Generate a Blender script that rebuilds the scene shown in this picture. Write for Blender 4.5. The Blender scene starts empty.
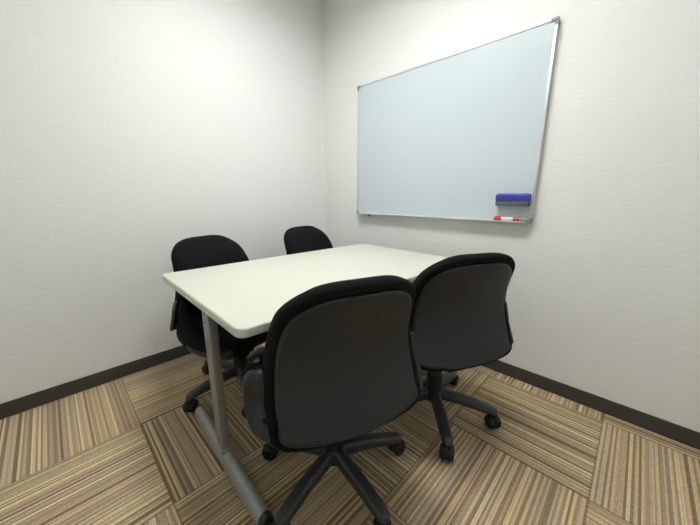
import bpy, bmesh, math, random
from mathutils import Vector, Matrix
random.seed(7)
S = bpy.context.scene
C = S.collection
PI = math.pi

# ------------------------------------------------------------------ camera
cam_data = bpy.data.cameras.new('camera')
cam = bpy.data.objects.new('camera', cam_data)
C.objects.link(cam)
cam_data.sensor_fit = 'HORIZONTAL'
cam_data.sensor_width = 36.0
cam_data.lens = 36.0 * 292.53 / 700.0
cam_data.clip_start = 0.02
YAW, PITCH = 0.77562, 0.22258
fw = Vector((math.cos(YAW) * math.cos(PITCH), math.sin(YAW) * math.cos(PITCH), -math.sin(PITCH)))
cam.location = (0, 0, 1.0143)
cam.rotation_euler = fw.to_track_quat('-Z', 'Y').to_euler()
S.camera = cam

# ------------------------------------------------------------------ world, exposure
world = bpy.data.worlds.new('world')
S.world = world
world.use_nodes = True
world.node_tree.nodes['Background'].inputs[0].default_value = (0.9, 0.95, 1.0, 1)
world.node_tree.nodes['Background'].inputs[1].default_value = 0.0
S.view_settings.view_transform = 'Standard'
S.view_settings.look = 'None'
S.view_settings.gamma = 1.0
S.view_settings.use_curve_mapping = False
S.view_settings.exposure = 0.08

LIGHTS = [(0.76, 0.80, 0.23, 0.50, 'long ceiling light with an added light-blocking deep white rim and glowing diffuser above the table')]
LIGHT_W = 21.5
LIGHT_COL = (1.0, 1.0, 0.985)

# ------------------------------------------------------------------ dimensions
XR, YB = 1.72, 1.985           # whiteboard wall, wall behind the far chairs
XL, YF = -0.75, -0.75          # walls at the camera's back
HC = 2.50
TX, TY = 0.1429, 0.4754        # carpet tile grid
BASE_H = 0.075


# ------------------------------------------------------------------ material helpers
def new_mat(name, color, rough=0.6, metal=0.0, spec=0.5):
    m = bpy.data.materials.new(name)
    m.use_nodes = True
    b = m.node_tree.nodes['Principled BSDF']
    b.inputs['Base Color'].default_value = (*color, 1)
    b.inputs['Roughness'].default_value = rough
    b.inputs['Metallic'].default_value = metal
    b.inputs['Specular IOR Level'].default_value = spec
    return m


class NT:
    def __init__(self, m):
        self.t = m.node_tree
        self.b = self.t.nodes['Principled BSDF']

    def n(self, typ, **kw):
        nd = self.t.nodes.new(typ)
        for k, v in kw.items():
            setattr(nd, k, v)
        return nd

    def link(self, a, b):
        self.t.links.new(a, b)

    def val(self, sock, v):
        if hasattr(v, 'is_output'):
            self.link(v, sock)
        else:
            sock.default_value = v

    def math(self, op, a, b=None, c=None):
        nd = self.n('ShaderNodeMath', operation=op)
        self.val(nd.inputs[0], a)
        if b is not None:
            self.val(nd.inputs[1], b)
        if c is not None:
            self.val(nd.inputs[2], c)
        return nd.outputs[0]

    def mix(self, fac, a, b):
        nd = self.n('ShaderNodeMix', data_type='RGBA')
        self.val(nd.inputs['Factor'], fac)
        self.val(nd.inputs['A'], a)
        self.val(nd.inputs['B'], b)
        return nd.outputs['Result']


def noise_bump(m, scale, strength, dist=0.001, detail=3, stretch=(1, 1, 1), color_var=0.0, base=None):
    k = NT(m)
    tc = k.n('ShaderNodeTexCoord')
    mp = k.n('ShaderNodeMapping')
    mp.inputs['Scale'].default_value = stretch
    k.link(tc.outputs['Object'], mp.inputs['Vector'])
    nz = k.n('ShaderNodeTexNoise')
    nz.inputs['Scale'].default_value = scale
    nz.inputs['Detail'].default_value = detail
    k.link(mp.outputs['Vector'], nz.inputs['Vector'])
    bp = k.n('ShaderNodeBump')
    bp.inputs['Strength'].default_value = strength
    bp.inputs['Distance'].default_value = dist
    k.link(nz.outputs['Fac'], bp.inputs['Height'])
    k.link(bp.outputs['Normal'], k.b.inputs['Normal'])
    if color_var:
        c0 = tuple(x * (1 - color_var) for x in base) + (1,)
        c1 = tuple(min(1, x * (1 + color_var)) for x in base) + (1,)
        k.link(k.mix(nz.outputs['Fac'], c0, c1), k.b.inputs['Base Color'])
    return m


def wallpaper(name, along):
    base = (0.868, 0.884, 0.862)
    m = new_mat(name, base, 0.75, 0, 0.25)
    # fine horizontal ripples pressed into the vinyl paper
    st = (24, 24, 150)
    noise_bump(m, 1.0, 0.42, 0.0022, 2.5, st, 0.012, base)
    return m


def carpet_mat():
    m = new_mat('carpet_tiles', (0.3, 0.22, 0.15), 0.95, 0, 0.1)
    k = NT(m)
    geo = k.n('ShaderNodeNewGeometry')
    sep = k.n('ShaderNodeSeparateXYZ')
    k.link(geo.outputs['Position'], sep.inputs[0])
    x = k.math('DIVIDE', k.math('SUBTRACT', sep.outputs['X'], TX), 0.5)
    y = k.math('DIVIDE', k.math('SUBTRACT', sep.outputs['Y'], TY), 0.5)
    i, j = k.math('FLOOR', x), k.math('FLOOR', y)
    fx, fy = k.math('SUBTRACT', x, i), k.math('SUBTRACT', y, j)
    par = k.math('FLOORED_MODULO', k.math('ADD', i, j), 2.0)      # 1: stripes run along y

    def sel(a, b):                                                # par ? a : b
        return k.math('ADD', k.math('MULTIPLY', par, a), k.math('MULTIPLY', k.math('SUBTRACT', 1.0, par), b))
    across = sel(fx, fy)
    along = sel(fy, fx)
    tid = k.math('ADD', k.math('MULTIPLY', i, 7.31), k.math('MULTIPLY', j, 13.7))

    def stripe_noise(count, seed):
        c = k.math('FLOOR', k.math('MULTIPLY', across, count))
        v = k.math('ADD', k.math('ADD', c, k.math('MULTIPLY', tid, 17.0)), seed)
        w = k.n('ShaderNodeTexWhiteNoise', noise_dimensions='1D')
        k.link(v, w.inputs['W'])
        return w.outputs['Value']
    # bars of jittered width, light and dark ones taking turns
    jit = k.n('ShaderNodeTexNoise', noise_dimensions='1D')
    k.link(k.math('ADD', k.math('MULTIPLY', across, 21.0), k.math('MULTIPLY', tid, 5.0)), jit.inputs['W'])
    jit.inputs['Scale'].default_value = 1.0
    jit.inputs['Detail'].default_value = 1.0
    pos = k.math('ADD', k.math('MULTIPLY', across, 54.0), k.math('MULTIPLY', jit.outputs['Fac'], 2.2))
    cell = k.math('FLOOR', pos)
    w1 = k.n('ShaderNodeTexWhiteNoise', noise_dimensions='1D')
    k.link(k.math('ADD', cell, k.math('MULTIPLY', tid, 17.0)), w1.inputs['W'])
    n1 = w1.outputs['Value']
    odd = k.math('FLOORED_MODULO', cell, 2.0)

    def palette(cols, fac):
        r = k.n('ShaderNodeValToRGB')
        r.color_ramp.interpolation = 'CONSTANT'
        e = r.color_ramp.elements
        e[0].position, e[0].color = cols[0][0], (*cols[0][1], 1)
        e[1].position, e[1].color = cols[1][0], (*cols[1][1], 1)
        for p, c in cols[2:]:
            e.new(p).color = (*c, 1)
        k.link(fac, r.inputs['Fac'])
        return r.outputs['Color']
    light = palette([(0.0, (0.605, 0.458, 0.276)), (0.22, (0.691, 0.548, 0.338)), (0.42, (0.518, 0.390, 0.239)), (0.58, (0.648, 0.492, 0.265)),
                     (0.70, (0.756, 0.621, 0.395)), (0.80, (0.562, 0.452, 0.317)), (0.90, (0.648, 0.497, 0.312))], n1)
    dark = palette([(0.0, (0.346, 0.251, 0.154)), (0.25, (0.421, 0.311, 0.192)), (0.45, (0.254, 0.181, 0.109)), (0.60, (0.378, 0.299, 0.218)),
                    (0.75, (0.497, 0.367, 0.224)), (0.88, (0.302, 0.226, 0.151))], n1)
    fine = stripe_noise(150.0, 91.7)
    col = k.mix(odd, light, dark)
    fm = k.n('ShaderNodeMix', data_type='RGBA', blend_type='MULTIPLY')
    fm.inputs['Factor'].default_value = 1.0
    k.link(col, fm.inputs['A'])
    k.link(k.math('MULTIPLY_ADD', fine, 0.34, 0.80), fm.inputs['B'])
    col = fm.outputs['Result']
    # yarn mottling, drawn out along the stripes
    yarn = k.n('ShaderNodeTexNoise')
    cv = k.n('ShaderNodeCombineXYZ')
    k.link(k.math('MULTIPLY', across, 90.0), cv.inputs[0])
    k.link(k.math('MULTIPLY', along, 90.0), cv.inputs[1])
    k.link(tid, cv.inputs[2])
    k.link(cv.outputs[0], yarn.inputs['Vector'])
    yarn.inputs['Scale'].default_value = 1.6
    yarn.inputs['Detail'].default_value = 3
    yf = k.math('MULTIPLY_ADD', yarn.outputs['Fac'], 1.3, 0.35)
    mul = k.n('ShaderNodeMix', data_type='RGBA', blend_type='MULTIPLY')
    mul.inputs['Factor'].default_value = 1.0
    k.link(col, mul.inputs['A'])
    k.link(yf, mul.inputs['B'])
    # thin joint between tiles
    ed = k.math('MINIMUM', k.math('MINIMUM', fx, k.math('SUBTRACT', 1.0, fx)),
                k.math('MINIMUM', fy, k.math('SUBTRACT', 1.0, fy)))
    joint = k.math('LESS_THAN', ed, 0.0055)
    out = k.mix(k.math('MULTIPLY', joint, 0.55), mul.outputs['Result'], (0.10, 0.072, 0.05, 1))
    k.link(out, k.b.inputs['Base Color'])
    bp = k.n('ShaderNodeBump')
    bp.inputs['Strength'].default_value = 0.5
    bp.inputs['Distance'].default_value = 0.003
    k.link(k.math('ADD', k.math('MULTIPLY', n1, 0.5), yarn.outputs['Fac']), bp.inputs['Height'])
    k.link(bp.outputs['Normal'], k.b.inputs['Normal'])
    return m


M = {}
M['wall'] = wallpaper('wallpaper', 0)
M['ceiling'] = noise_bump(new_mat('ceiling_board', (0.88, 0.88, 0.865), 0.9, 0, 0.1), 60, 0.3, 0.002)
M['carpet'] = carpet_mat()
M['base'] = new_mat('baseboard_vinyl', (0.062, 0.062, 0.054), 0.55, 0, 0.35)
M['plastic'] = noise_bump(new_mat('grey_plastic', (0.0195, 0.0220, 0.0220), 0.46, 0, 0.4), 900, 0.12, 0.0004)
M['fabric'] = noise_bump(new_mat('black_fabric', (0.006, 0.006, 0.0066), 0.95, 0, 0.2), 700, 0.6, 0.0012, 2, (1, 1, 1), 0.35, (0.006, 0.006, 0.0066))
M['black'] = new_mat('black_plastic', (0.012, 0.012, 0.012), 0.55, 0, 0.4)
M['base_plastic'] = noise_bump(new_mat('chair_base_plastic', (0.034, 0.037, 0.037), 0.38, 0, 0.5), 600, 0.1, 0.0004)
M['tabletop'] = noise_bump(new_mat('cream_laminate', (0.66, 0.68, 0.585), 0.42, 0, 0.4), 300, 0.03, 0.0003)
M['edge'] = new_mat('table_edge_band', (0.66, 0.68, 0.55), 0.4, 0, 0.4)
M['steel'] = noise_bump(new_mat('painted_steel', (0.33, 0.34, 0.33), 0.36, 0.55, 0.5), 400, 0.05, 0.0003)
M['foot'] = noise_bump(new_mat('foot_paint', (0.36, 0.38, 0.365), 0.42, 0.2, 0.5), 400, 0.05, 0.0003)
M['alu'] = new_mat('aluminium', (0.72, 0.73, 0.72), 0.34, 0.5, 0.5)
M['board'] = noise_bump(new_mat('whiteboard_enamel', (0.615, 0.70, 0.74), 0.22, 0, 0.45), 4, 0.02, 0.001)
M['cap'] = new_mat('corner_cap_plastic', (0.27, 0.27, 0.31), 0.45, 0, 0.4)
M['blue'] = noise_bump(new_mat('blue_plastic', (0.035, 0.045, 0.36), 0.4, 0, 0.5), 200, 0.05, 0.0003)
M['felt'] = noise_bump(new_mat('grey_felt', (0.13, 0.15, 0.16), 0.95, 0, 0.1), 500, 0.6, 0.001)
M['red'] = new_mat('red_plastic', (0.62, 0.035, 0.045), 0.4, 0, 0.5)
M['white'] = new_mat('white_plastic', (0.80, 0.80, 0.78), 0.4, 0, 0.5)
M['grey'] = new_mat('grey_cap', (0.30, 0.33, 0.33), 0.5, 0, 0.4)


def glow(name, col, s):
    m = new_mat(name, (0.9, 0.9, 0.9), 0.5)
    b = m.node_tree.nodes['Principled BSDF']
    b.inputs['Emission Color'].default_value = (*col, 1)
    b.inputs['Emission Strength'].default_value = s
    return m


# ------------------------------------------------------------------ geometry helpers
def obj(name, bm, mat, parent=None, smooth=True, angle=35):
    me = bpy.data.meshes.new(name)
    bmesh.ops.recalc_face_normals(bm, faces=bm.faces)
    bm.to_mesh(me)
    bm.free()
    me.materials.append(mat)
    if smooth:
        me.polygons.foreach_set('use_smooth', [True] * len(me.polygons))
        me.set_sharp_from_angle(angle=math.radians(angle))
    o = bpy.data.objects.new(name, me)
    C.objects.link(o)
    o.parent = parent
    return o


def tag(o, label, cat, group=None):
    o['label'] = label
    o['category'] = cat
    if group:
        o['group'] = group
    return o


def empty(name, loc, rz, label, cat, group=None):
    o = bpy.data.objects.new(name, None)
    o.empty_display_size = 0.1
    C.objects.link(o)
    o.location = loc
    o.rotation_euler = (0, 0, rz)
    return tag(o, label, cat, group)


def box(bm, x0, x1, y0, y1, z0, z1, bev=0.0, seg=2):
    v = [bm.verts.new(p) for p in ((x0, y0, z0), (x1, y0, z0), (x1, y1, z0), (x0, y1, z0),
                                   (x0, y0, z1), (x1, y0, z1), (x1, y1, z1), (x0, y1, z1))]
    fs = [(3, 2, 1, 0), (4, 5, 6, 7), (0, 1, 5, 4), (1, 2, 6, 5), (2, 3, 7, 6), (3, 0, 4, 7)]
    F = [bm.faces.new([v[i] for i in f]) for f in fs]
    if bev:
        es = list({e for f in F for e in f.edges})
        bmesh.ops.bevel(bm, geom=es, offset=bev, segments=seg, affect='EDGES', profile=0.5)
    return bm


def loft(bm, rings, cap=True):
    """rings: lists of points of equal length, each a closed loop"""
    R = [[bm.verts.new(p) for p in r] for r in rings]
    n = len(R[0])
    for a, b in zip(R, R[1:]):
        for q in range(n):
            bm.faces.new((a[q], a[(q + 1) % n], b[(q + 1) % n], b[q]))
    if cap:
        bm.faces.new(R[0][::-1])
        bm.faces.new(R[-1])
    return bm


def lathe(bm, prof, center=(0, 0, 0), axis='Z', seg=28):
    rings = []
    for r, h in prof:
        ring = []
        for q in range(seg):
            a = 2 * PI * q / seg
            c, s = r * math.cos(a), r * math.sin(a)
            p = {'Z': (c, s, h), 'Y': (c, h, s), 'X': (h, c, s)}[axis]
            ring.append((p[0] + center[0], p[1] + center[1], p[2] + center[2]))
        rings.append(ring)
    return loft(bm, rings)


def rrect(w, h, r, seg=5):
    """rounded rectangle outline, w by h, about the origin"""
    out = []
    for cx, cy, a0 in ((w / 2 - r, h / 2 - r, 0), (-w / 2 + r, h / 2 - r, 90), (-w / 2 + r, -h / 2 + r, 180), (w / 2 - r, -h / 2 + r, 270)):
        for q in range(seg + 1):
            a = math.radians(a0 + 90 * q / seg)
            out.append((cx + r * math.cos(a), cy + r * math.sin(a)))
    return out


def slab(bm, outline, z0, z1, r=0.004, seg=3):
    """outline extruded from z0 to z1 with rounded rims"""
    n = len(outline)
    nor = []
    for q in range(n):
        a, b = Vector(outline[q - 1]), Vector(outline[(q + 1) % n])
        t = (b - a).normalized()
        nor.append(Vector((t.y, -t.x)))
    rings = []
    for q in range(seg + 1):
        a = PI / 2 * q / seg
        rings.append((-(1 - math.sin(a)) * r, z0 + r * (1 - math.cos(a))))
    for q in range(seg + 1):
        a = PI / 2 * q / seg
        rings.append((-(1 - math.cos(a)) * r, z1 - r * (1 - math.sin(a))))
    return loft(bm, [[(p[0] + m.x * d, p[1] + m.y * d, z) for p, m in zip(outline, nor)] for d, z in rings])


def catmull(P, n=8, closed=True):
    out = []
    L = len(P)
    for q in range(L):
        a, b, c, d = [Vector(P[(q + s) % L]) for s in (-1, 0, 1, 2)]
        for w in range(n):
            t = w / n
            out.append(0.5 * (2 * b + (c - a) * t + (2 * a - 5 * b + 4 * c - d) * t * t + (3 * b - a - 3 * c + d) * t ** 3))
    return out


# ------------------------------------------------------------------ the room
def struct(name, bm, mat, smooth=False):
    o = obj(name, bm, mat, None, smooth)
    o['kind'] = 'structure'
    return o


T = 0.10
struct('floor', box(bmesh.new(), XL - T, XR + T, YF - T, YB + T, -0.05, 0), M['carpet'])
struct('ceiling', box(bmesh.new(), XL - T, XR + T, YF - T, YB + T, HC, HC + 0.05), M['ceiling'])
struct('wall_left', box(bmesh.new(), XL - T, XR + T, YB, YB + T, 0, HC), M['wall'])
struct('wall_right', box(bmesh.new(), XR, XR + T, YF - T, YB, 0, HC), M['wall'])
struct('wall_back', box(bmesh.new(), XL - T, XR, YF - T, YF, 0, HC), M['wall'])
struct('wall_front', box(bmesh.new(), XL - T, XL, YF, YB, 0, HC), M['wall'])
BT = 0.006
struct('baseboard_left', box(bmesh.new(), XL, XR - BT, YB - BT, YB, 0, BASE_H, 0.0015, 1), M['base'])
struct('baseboard_right', box(bmesh.new(), XR - BT, XR, YF, YB, 0, BASE_H, 0.0015, 1), M['base'])
struct('baseboard_back', box(bmesh.new(), XL, XR - BT, YF, YF + BT, 0, BASE_H, 0.0015, 1), M['base'])
struct('baseboard_front', box(bmesh.new(), XL, XL + BT, YF + BT, YB - BT, 0, BASE_H, 0.0015, 1), M['base'])


# ------------------------------------------------------------------ ceiling light (over the table, above the frame)
def ceiling_light(x, y, w, h, label):
    t = empty('ceiling_light', (x, y, HC), 0, label, 'light')
    for x0, x1, y0, y1 in ((-w, w, -h, -h + 0.02), (-w, w, h - 0.02, h), (-w, -w + 0.02, -h + 0.02, h - 0.02), (w - 0.02, w, -h + 0.02, h - 0.02)):
        obj('frame', box(bmesh.new(), x0, x1, y0, y1, -0.10, 0), M['white'], t, False)  # unseen rim made deep to cut the light reaching the upper walls
    obj('diffuser', box(bmesh.new(), -w + 0.02, w - 0.02, -h + 0.02, h - 0.02, -0.035, -0.002), M['lamp'], t, False)


M['lamp'] = glow('lamp_diffuser', LIGHT_COL, LIGHT_W)
for light in LIGHTS:
    ceiling_light(*light)


# ------------------------------------------------------------------ meeting table
def make_table():
    t = empty('meeting_table', (0.880, 1.003, 0), -0.0469,
              'cream laminate meeting table on silver T-shaped legs between the four chairs', 'table')
    L, W, top = 1.212, 0.752, 0.6950
    ol = rrect(L, W, 0.028, 7)
    ol = [(p[0] + (0.022 * (0.5 - p[1] / W) if p[0] < 0 else 0.0), p[1]) for p in ol]
    obj('tabletop', slab(bmesh.new(), ol, top - 0.028, top, 0.006), M['tabletop'], t)
    # steel under-frame; the feet reach less far where a castor stands
    NE = {-1: 0.335, 1: 0.295}
    for s in (-1, 1):
        x = s * 0.540
        b = bmesh.new()
        slab(b, [(p[0] + x, p[1] + 0.0) for p in rrect(0.031, 0.062, 0.004, 3)], 0.055, top - 0.0285, 0.0008, 1)
        leg = obj('leg', b, M['steel'], t)
        for z in (0.585, 0.617):
            obj('bolt_hole_disc', lathe(bmesh.new(), [(0.0050, -0.001), (0.0045, 0.0015)], (x - 0.0157, 0, z), 'X', 12), M['black'], leg)  # black disc stands in for the dark inside of a bolt hole
        # foot: half-round bar lying across, closed by black end caps
        sec = [(0.026 * math.cos(a) * 0.98, 0.014 + 0.042 * max(0, math.sin(a))) for a in [PI * q / 14 for q in range(15)]]
        fr = []
        for yy in (-NE[s], 0.306):
            fr.append([(x + px, yy, pz) for px, pz in sec])
        foot = obj('foot_bar', loft(bmesh.new(), fr), M['foot'], t, True, 50)
        for e in (-1, 1):
            g = []
            for dy, sc in ((0.0, 1.02), (0.012, 1.0), (0.019, 0.86), (0.021, 0.6)):
                g.append([(x + px * sc, e * (dy + (0.306 if e > 0 else NE[s])), 0.014 + (pz - 0.014) * sc) for px, pz in sec])
            obj('end_cap', loft(bmesh.new(), g), M['base_plastic'], foot)
            obj('levelling_glide', lathe(bmesh.new(), [(0.017, 0.0), (0.018, 0.004), (0.012, 0.008), (0.006, 0.0145)], (x, e * 0.27, 0)), M['black'], foot)
        c = bmesh.new()
        slab(c, [(p[0] + x, p[1]) for p in rrect(0.042, 0.070, 0.006, 3)], 0.048, 0.066, 0.002, 2)
        obj('collar', c, M['foot'], t)
        a = bmesh.new()
        box(a, x - 0.018, x + 0.018, -0.30, -0.0325, top - 0.058, top - 0.0285, 0.002, 1)
        box(a, x - 0.018, x + 0.018, 0.0325, 0.30, top - 0.058, top - 0.0285, 0.002, 1)
        obj('top_arm', a, M['steel'], t)
    b = bmesh.new()
    box(b, -0.532, 0.532, -0.02, 0.02, top - 0.080, top - 0.0285, 0.002, 1)
    obj('cross_beam', b, M['steel'], t)
    return t


make_table()

# ------------------------------------------------------------------ office chair
HT, A1, A2, D2, A3, D3 = 0.7881, 0.1016, 0.1661, 0.0449, 0.1900, 0.1053
AW, HW, AF, HF, AC, HCR, HB = 0.2034, 0.5838, 0.2094, 0.4675, 0.1877, 0.4146, 0.3945
TILT, KC, LUM = 0.0358, 0.3353, 0.0752
_half = [(0, HT), (A1, HT - 0.006), (A2, HT - D2), (A3, HT - D3), (AW, HW), (AF, HF), (AC, HCR), (0, HB)]
BACK = catmull(_half + [(-u, h) for u, h in _half[-2:0:-1]], 7)
BC = Vector((0, 0.60))


def back_v(u, h):
    return -TILT * (h - 0.42) + KC * u * u + LUM * math.sin(max(0, min(1, (h - 0.4) / 0.4)) * PI)


def back_body(rings):
    """closed curved shell; rings: (scale about the middle, outward offset, forward offset)"""
    n = len(BACK)
    nor = []
    for q in range(n):
        t = (BACK[(q + 1) % n] - BACK[q - 1]).normalized()
        m = Vector((t.y, -t.x))
        if m.dot(BACK[q] - BC) < 0:
            m = -m
        nor.append(m)
    out = []
    for s, off, dv in rings:
        r = []
        for p, m in zip(BACK, nor):
            w = BC + (p - BC) * s + m * off * (1 + (off > 0) * (1.0 * max(0.0, m.y) + 0.85 * abs(m.x) * max(0.0, min(1.0, (0.66 - p.y) / 0.16)) * max(0.0, min(1.0, (p.y - 0.40) / 0.06))))
            r.append((w.x, back_v(w.x, w.y) + dv, w.y))
        out.append(r)
    bm = bmesh.new()
    R = [[bm.verts.new(p) for p in r] for r in out]
    for a, b in zip(R, R[1:]):
        for q in range(n):
            bm.faces.new((a[q], a[(q + 1) % n], b[(q + 1) % n], b[q]))
    for ring, (s, off, dv) in ((R[0], rings[0]), (R[-1], rings[-1])):
        c = bm.verts.new((BC.x, back_v(BC.x, BC.y) + dv, BC.y))
        for q in range(n):
            bm.faces.new((ring[q], ring[(q + 1) % n], c))
    return bm


def lerp_table(tab, v):
    for (a, *A), (b, *B) in zip(tab, tab[1:]):
        if v <= b:
            t = max(0, (v - a) / (b - a))
            t = t * t * (3 - 2 * t) if False else t
            return [x + (y - x) * t for x, y in zip(A, B)]
    return list(tab[-1][1:])


# v, rim height of the side, underside height, half width: sides rise beside the back like wings
SEAT = [(0.030, 0.574, 0.430, 0.254), (0.060, 0.582, 0.410, 0.260), (0.10, 0.578, 0.385, 0.263), (0.15, 0.560, 0.355, 0.263), (0.20, 0.532, 0.337, 0.262),
        (0.25, 0.492, 0.331, 0.259), (0.30, 0.454, 0.330, 0.254), (0.35, 0.425, 0.333, 0.248), (0.40, 0.405, 0.340, 0.241),
        (0.43, 0.398, 0.350, 0.233), (0.455, 0.394, 0.368, 0.219)]


def lean(v, z):
    """the rear of the seat follows the bend of the back"""
    w = max(0.0, min(1.0, (0.26 - v) / 0.18))
    return v + w * LUM * math.sin(max(0, min(1, (z - 0.4) / 0.4)) * PI)


def make_seat_shell():
    """shallow tray under the cushion"""
    rings = []
    vs = [0.150 + (0.452 - 0.150) * q / 28 for q in range(29)]
    for v in vs:
        rim, bot, hw = lerp_table(SEAT, v)
        hw += 0.001
        h = [(hw, bot + 0.050), (hw - 0.001, bot + 0.038), (hw - 0.005, bot + 0.025), (hw - 0.014, bot + 0.012), (hw - 0.030, bot + 0.003), (hw - 0.055, bot), (hw * 0.4, bot - 0.004)]
        g = [(hw * 0.4, bot + 0.006), (hw - 0.055, bot + 0.009), (hw - 0.034, bot + 0.012), (hw - 0.020, bot + 0.020), (hw - 0.012, bot + 0.032), (hw - 0.008, bot + 0.050)]
        ring = h + [(-u, z) for u, z in h[::-1]] + [(-u, z) for u, z in g[::-1]] + g
        k = 1 - 0.14 * max(0.0, (0.21 - v) / 0.06) ** 2
        rings.append([(u * k, lean(v, z) if v < 0.25 else v, z) for u, z in ring])
    return loft(bmesh.new(), rings)


def make_side_panel(s):
    """grey rear face of one wing of the seat"""
    ol = [(0.198, 0.440), (0.198, 0.550), (0.216, 0.580), (0.240, 0.586), (0.260, 0.574), (0.273, 0.548), (0.278, 0.500), (0.274, 0.458), (0.258, 0.434), (0.222, 0.426)]
    ol = [tuple(p) for p in catmull(ol, 4)]
    c = (0.24, 0.48)
    rings = []
    for sc, v in ((0.30, 0.030), (0.80, 0.031), (0.93, 0.033), (0.985, 0.037), (1.0, 0.043), (1.0, 0.052), (0.97, 0.056), (0.3, 0.056)):
        rings.append([(s * (c[0] + (u - c[0]) * sc), lean(v, c[1] + (z - c[1]) * sc) + 1.0 * max(0, u - 0.24) , c[1] + (z - c[1]) * sc) for u, z in ol])
    return loft(bmesh.new(), rings)


def make_seat_cushion():
    rings = []
    vs = [0.045, 0.048, 0.056, 0.068, 0.080] + [0.09 + 0.02 * q for q in range(18)] + [0.450, 0.464, 0.475, 0.482]
    for v in vs:
        vv = min(v, 0.45)
        rim, bot, hw = lerp_table(SEAT, vv)
        fr = max(0.0, (v - 0.38) / 0.102)
        seat = 0.434 - 0.05 * fr ** 2.2 + 0.02 * max(0, (0.12 - v) / 0.08)
        sc = 1 - 0.08 * fr ** 2.5
        rm = max(rim + 0.004, seat - 0.010) if v < 0.42 else seat - 0.012
        b = bot + 0.004 + 0.02 * fr
        hr = hw * sc
        rise = max(0.0, rm - seat)
        side = rm - b
        top = [(0, seat - 0.008), (hr * 0.5, seat - 0.005), (hr - 0.085, seat + 0.002 + rise * 0.06), (hr - 0.062, seat + 0.004 + rise * 0.30),
               (hr - 0.045, seat + 0.002 + rise * 0.72), (hr - 0.033, rm - 0.004), (hr - 0.018, rm + 0.004)]
        low = [(hr - 0.007, rm - 0.002), (hr - 0.001, rm - 0.014), (hr, rm - 0.4 * side), (hr - 0.001, b + 0.36 * side), (hr - 0.009, b + 0.020), (hr - 0.034, b + 0.004), (hr * 0.5, b)]
        half = top + low + [(0, b)]
        ring = half + [(-u, z) for u, z in half[-2:0:-1]]
        end = {0.045: 0.80, 0.048: 0.85, 0.056: 0.89, 0.068: 0.925, 0.080: 0.95, 0.09: 0.97, 0.11: 0.985, 0.475: 0.93, 0.482: 0.75}.get(v, 1.0)
        zc = (b + rm) / 2 if v < 0.1 else (b + seat) / 2
        rings.append([(u * end, lean(v, zc + (z - zc) * end), zc + (z - zc) * end) for u, z in ring])
    return loft(bmesh.new(), rings)


LEG_R = 0.256


def make_leg():
    rings = []
    for r, w, zt, zb in ((0.026, 0.050, 0.132, 0.080), (0.06, 0.054, 0.130, 0.080), (0.12, 0.054, 0.122, 0.079), (0.18, 0.053, 0.112, 0.074),
                         (0.215, 0.052, 0.103, 0.068), (0.242, 0.051, 0.097, 0.065), (0.258, 0.048, 0.092, 0.064), (0.269, 0.040, 0.088, 0.064),
                         (0.276, 0.028, 0.083, 0.065), (0.279, 0.013, 0.078, 0.067)):
        h = zt - zb
        ring = []
        for px, pz in rrect(w, h, min(w, h) * 0.36, 4):
            taper = 1.0 - 0.22 * (pz / h + 0.5)
            ring.append((r, px * taper, (zt + zb) / 2 + pz))
        rings.append(ring)
    return loft(bmesh.new(), rings)


def make_castor():
    bm = bmesh.new()
    for s in (-1, 1):        # twin wheels
        prof = [(0.006, s * 0.0035), (0.027, s * 0.0035), (0.0296, s * 0.0065), (0.0300, s * 0.013), (0.0290, s * 0.020), (0.024, s * 0.0258), (0.013, s * 0.0282), (0.003, s * 0.0285)]
        lathe(bm, prof, (0.010, 0, 0.0300), 'Y', 26)
    # hood between the wheels, and the stem
    rings = []
    for w in (-0.0032, 0.0032):
        ring = []
        for q in range(13):
            a = math.radians(-10 + 200 * q / 12)
            ring.append((0.010 + 0.033 * math.cos(a), w, 0.030 + 0.033 * math.sin(a)))
        rings.append(ring)
    loft(bm, rings)
    lathe(bm, [(0.010, 0.045), (0.014, 0.052), (0.014, 0.062), (0.007, 0.064), (0.006, 0.074)], (0, 0, 0), 'Z', 16)
    return bm


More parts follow.
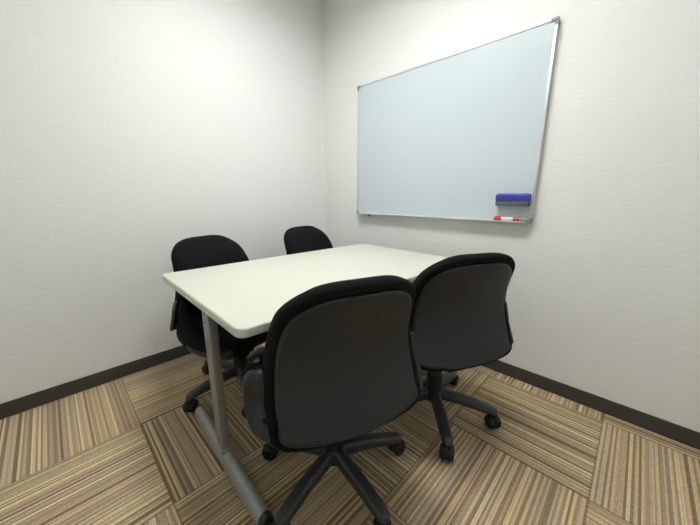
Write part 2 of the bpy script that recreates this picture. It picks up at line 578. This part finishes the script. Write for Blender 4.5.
def make_chair():
    t = empty('office_chair', (0, 0, 0), 0, '', 'chair')
    obj('back_shell', back_body([(0.5, 0, 0.0), (0.94, 0, 0.0), (1.0, -0.004, 0.001), (1.0, 0.0, 0.006), (1.0, 0.0, 0.010), (0.97, 0, 0.016), (0.5, 0, 0.016)]), M['plastic'], t, True, 60)
    obj('back_cushion', back_body([(0.6, 0, 0.0165), (0.97, 0, 0.0165), (1.0, 0.001, 0.0110), (1.0, 0.009, 0.0100), (1.0, 0.0135, 0.015), (1.0, 0.0165, 0.026),
                                   (1.0, 0.0165, 0.042), (1.0, 0.0140, 0.056), (1.0, 0.008, 0.067), (1.0, -0.003, 0.076), (0.90, 0, 0.083), (0.5, 0, 0.088)]), M['fabric'], t, True, 80)
    obj('seat_shell', make_seat_shell(), M['plastic'], t, True, 45)
    for sd in (-1, 1):
        obj('side_panel', make_side_panel(sd), M['plastic'], t, True, 60)
    obj('seat_cushion', make_seat_cushion(), M['fabric'], t, True, 80)
    br = bmesh.new()       # flat bar that carries the back, under the seat
    loft(br, [[(a, v, z) for a, v, z in ((-0.03, v0, z0), (0.03, v0, z0), (0.03, v1, z1), (-0.03, v1, z1))]
              for v0, z0, v1, z1 in ((0.20, 0.316, 0.20, 0.324), (0.09, 0.322, 0.096, 0.332), (0.040, 0.370, 0.050, 0.373), (0.026, 0.415, 0.036, 0.415))])
    obj('back_bracket', br, M['black'], t, False)
    hub = Vector((0.022, 0.258, 0))
    me = bmesh.new()
    box(me, hub.x - 0.05, hub.x + 0.05, hub.y - 0.07, hub.y + 0.07, 0.292, 0.325, 0.010, 3)
    obj('seat_mechanism', me, M['black'], t)
    co = bmesh.new()
    lathe(co, [(0.034, 0.115), (0.036, 0.125), (0.036, 0.200), (0.031, 0.204), (0.031, 0.250), (0.026, 0.254), (0.026, 0.287)], hub, 'Z', 32)
    obj('gas_column', co, M['black'], t, True, 30)
    hb = bmesh.new()
    lathe(hb, [(0.030, 0.070), (0.041, 0.076), (0.045, 0.090), (0.045, 0.118), (0.040, 0.128), (0.034, 0.131)], hub, 'Z', 32)
    obj('hub', hb, M['base_plastic'], t, True, 40)
    return t, hub


proto, HUB = make_chair()
leg_me = obj('leg', make_leg(), M['base_plastic'])
cas_me = obj('castor', make_castor(), M['black'])


def add_base(chair, ang0, first):
    for q in range(5):
        leg = leg_me if (first and q == 0) else leg_me.copy()
        cas = cas_me if (first and q == 0) else cas_me.copy()
        for o in (leg, cas):
            if o.name not in C.objects:
                C.objects.link(o)
        leg.parent = chair
        leg.location = HUB
        leg.rotation_euler = (0, 0, math.radians(ang0 + 72 * q))
        cas.parent = leg
        cas.location = (LEG_R, 0, 0)
        cas.rotation_euler = (0, 0, random.uniform(-1.2, 1.2))


def chair_at(x, y, cw, ang0, label, first=False, drop=0.0, seat_drop=0.0):
    if first:
        r = proto
    else:
        r = proto.copy()
        C.objects.link(r)
        for ch in list(proto.children):
            if ch.name.startswith('leg'):
                continue
            c = ch.copy()
            C.objects.link(c)
            c.parent = r
            if not ch.name.startswith('hub'):
                c.location.z -= drop          # gas lift set lower
            if ch.name.startswith('se') or ch.name.startswith('side'):
                c.location.z -= seat_drop     # back set higher above the seat
            for g in list(ch.children):
                d = g.copy()
                C.objects.link(d)
                d.parent = c
    add_base(r, ang0, first)
    r.location = (x, y, 0)
    r.rotation_euler = (0, 0, -cw)
    tag(r, label, 'chair', 'office chairs around the meeting table')
    return r


chair_at(0.4921, 0.4345, 0.3424, 210, 'nearest black office chair, grey plastic back to the camera, beside the front table leg', True)
chair_at(1.0111, 0.3570, 0.5011, 250, 'black office chair with grey plastic back, standing nearest below the whiteboard')
chair_at(0.549, 1.671, 2.858, 129, 'black office chair across the table, its seat and castor visible beside the silver table leg', drop=0.014, seat_drop=0.036)
chair_at(1.226, 1.706, 2.978, 20, 'farthest black office chair, only its backrest top showing above the table near the corner', drop=0.012, seat_drop=0.036)


# ------------------------------------------------------------------ whiteboard
WX = 1.694                      # face of the board
Y0, Y1, Z0, Z1 = 0.385, 1.582, 0.8815, 1.778


def make_whiteboard():
    t = empty('whiteboard', (XR, (Y0 + Y1) / 2, Z0), 0, 'pale blue wall whiteboard in a thin aluminium frame with grey corner caps', 'whiteboard')
    ox, oy, oz = t.location

    def P(name, boxes, mat, parent, bev=0.0015):
        bm = bmesh.new()
        for b in boxes:
            box(bm, b[0] - ox, b[1] - ox, b[2] - oy, b[3] - oy, b[4] - oz, b[5] - oz, bev, 2)
        return obj(name, bm, mat, parent, True, 40)
    f = 0.011
    d0, d1 = WX - 0.003, WX + 0.017
    P('writing_surface', [(WX, WX + 0.012, Y0 + f, Y1 - f, Z0 + f, Z1 - f)], M['board'], t, 0.0)
    fr = P('frame', [(d0, d1, Y0 + 0.02, Y1 - 0.02, Z1 - f, Z1), (d0, d1, Y0 + 0.02, Y1 - 0.02, Z0, Z0 + f),
                     (d0, d1, Y0, Y0 + f, Z0 + 0.02, Z1 - 0.02), (d0, d1, Y1 - f, Y1, Z0 + 0.02, Z1 - 0.02)], M['alu'], t)
    P('marker_ledge', [(WX - 0.024, d0, Y0 + 0.02, Y1 - 0.02, Z0 + 0.001, Z0 + 0.006), (WX - 0.0258, WX - 0.0235, Y0 + 0.02, Y1 - 0.02, Z0 + 0.001, Z0 + 0.009)], M['alu'], t, 0.0006)
    c = 0.028
    for y, z, sy, sz in ((Y0, Z0, 1, 1), (Y0, Z1, 1, -1), (Y1, Z0, -1, 1), (Y1, Z1, -1, -1)):
        e = 0.001
        ya, yb = sorted((y - sy * e, y + sy * c))
        yc, yd = sorted((y - sy * e, y + sy * 0.0125))
        za, zb = sorted((z - sz * e, z + sz * 0.0125))
        zc, zd = sorted((z + sz * 0.0125, z + sz * c))
        P('corner_cap', [(d0 - 0.002, d1 + 0.001, ya, yb, za, zb), (d0 - 0.002, d1 + 0.001, yc, yd, zc, zd)], M['cap'], t)
    for y, z, s in ((Y1 - 0.155, Z1, 1), (Y0 + 0.155, Z1, 1), (Y1 - 0.105, Z0, -1)):
        za, zb = sorted((z + s * (0.010 if s > 0 else 0.017), z - s * 0.006))
        P('wall_clip', [(d1 - 0.001, XR, y - 0.007, y + 0.007, za, zb)], M['cap'], t)
    return t


make_whiteboard()


def make_eraser():
    # block held by its magnet against the board: blue grip above, grey felt below
    L, D = 0.155, 0.040
    t = empty('whiteboard_eraser', (WX, 0.4765, 0.967), 0, 'blue and grey board eraser stuck on the whiteboard above the red marker', 'eraser')
    ol = [(p[0] - D / 2 - 0.0002, p[1]) for p in rrect(D, L, 0.006, 4)]
    obj('felt_pad', slab(bmesh.new(), ol, 0.0, 0.025, 0.003), M['felt'], t)
    bm = bmesh.new()
    rings = []
    for z, ins in ((0.0252, 0.0), (0.0255, -0.0015), (0.046, -0.0015), (0.055, 0.0), (0.0595, 0.003), (0.061, 0.007)):
        rings.append([(p[0] - D / 2 - 0.002, p[1], z) for p in rrect(D - 2 * ins - 0.003, L - 2 * ins, 0.007, 4)])
    loft(bm, rings)
    grip = obj('grip', bm, M['blue'], t)
    # raised arch on the face of the grip
    arch = []
    for q in range(17):
        s = -1 + q / 8
        arch.append((s * 0.058, 0.029 + 0.024 * math.sqrt(max(0, 1 - s * s))))
    a = bmesh.new()
    loft(a, [[(-D - dx, y, z) for y, z in arch] for dx in (0.0015, 0.0035)])
    obj('grip_arch', a, M['blue'], grip)
    return t


make_eraser()


def make_marker():
    R = 0.0100
    zc = Z0 + 0.0063 + R
    t = empty('marker_pen', (WX - 0.0130, 0.471, zc), 0, 'red and white marker pen lying on the ledge under the eraser', 'marker')
    t.rotation_euler = (0, 0, 0)
    obj('barrel', lathe(bmesh.new(), [(R * 0.9, -0.005), (R * 0.93, 0.0), (R * 0.93, 0.052)], (0, 0, 0), 'Y', 20), M['white'], t)
    cp = obj('cap', lathe(bmesh.new(), [(R * 0.80, 0.089), (R * 0.97, 0.087), (R, 0.083), (R, 0.052), (R * 0.93, 0.0515)], (0, 0, 0), 'Y', 20), M['red'], t)
    cp['label'] = 'red cap'
    cl = bmesh.new()
    box(cl, -0.002, 0.002, 0.056, 0.084, R - 0.0005, R + 0.004, 0.001, 1)
    obj('clip', cl, M['red'], cp)
    bd = obj('label_band', lathe(bmesh.new(), [(R * 0.93, -0.0345), (R * 0.985, -0.034), (R * 0.985, -0.0055), (R * 0.93, -0.005)], (0, 0, 0), 'Y', 20), M['red'], t)
    bd['label'] = 'red band'
    obj('tail', lathe(bmesh.new(), [(R * 0.7, -0.064), (R * 0.88, -0.062), (R * 0.92, -0.056), (R * 0.92, -0.0345)], (0, 0, 0), 'Y', 20), M['grey'], t)
    return t


make_marker()
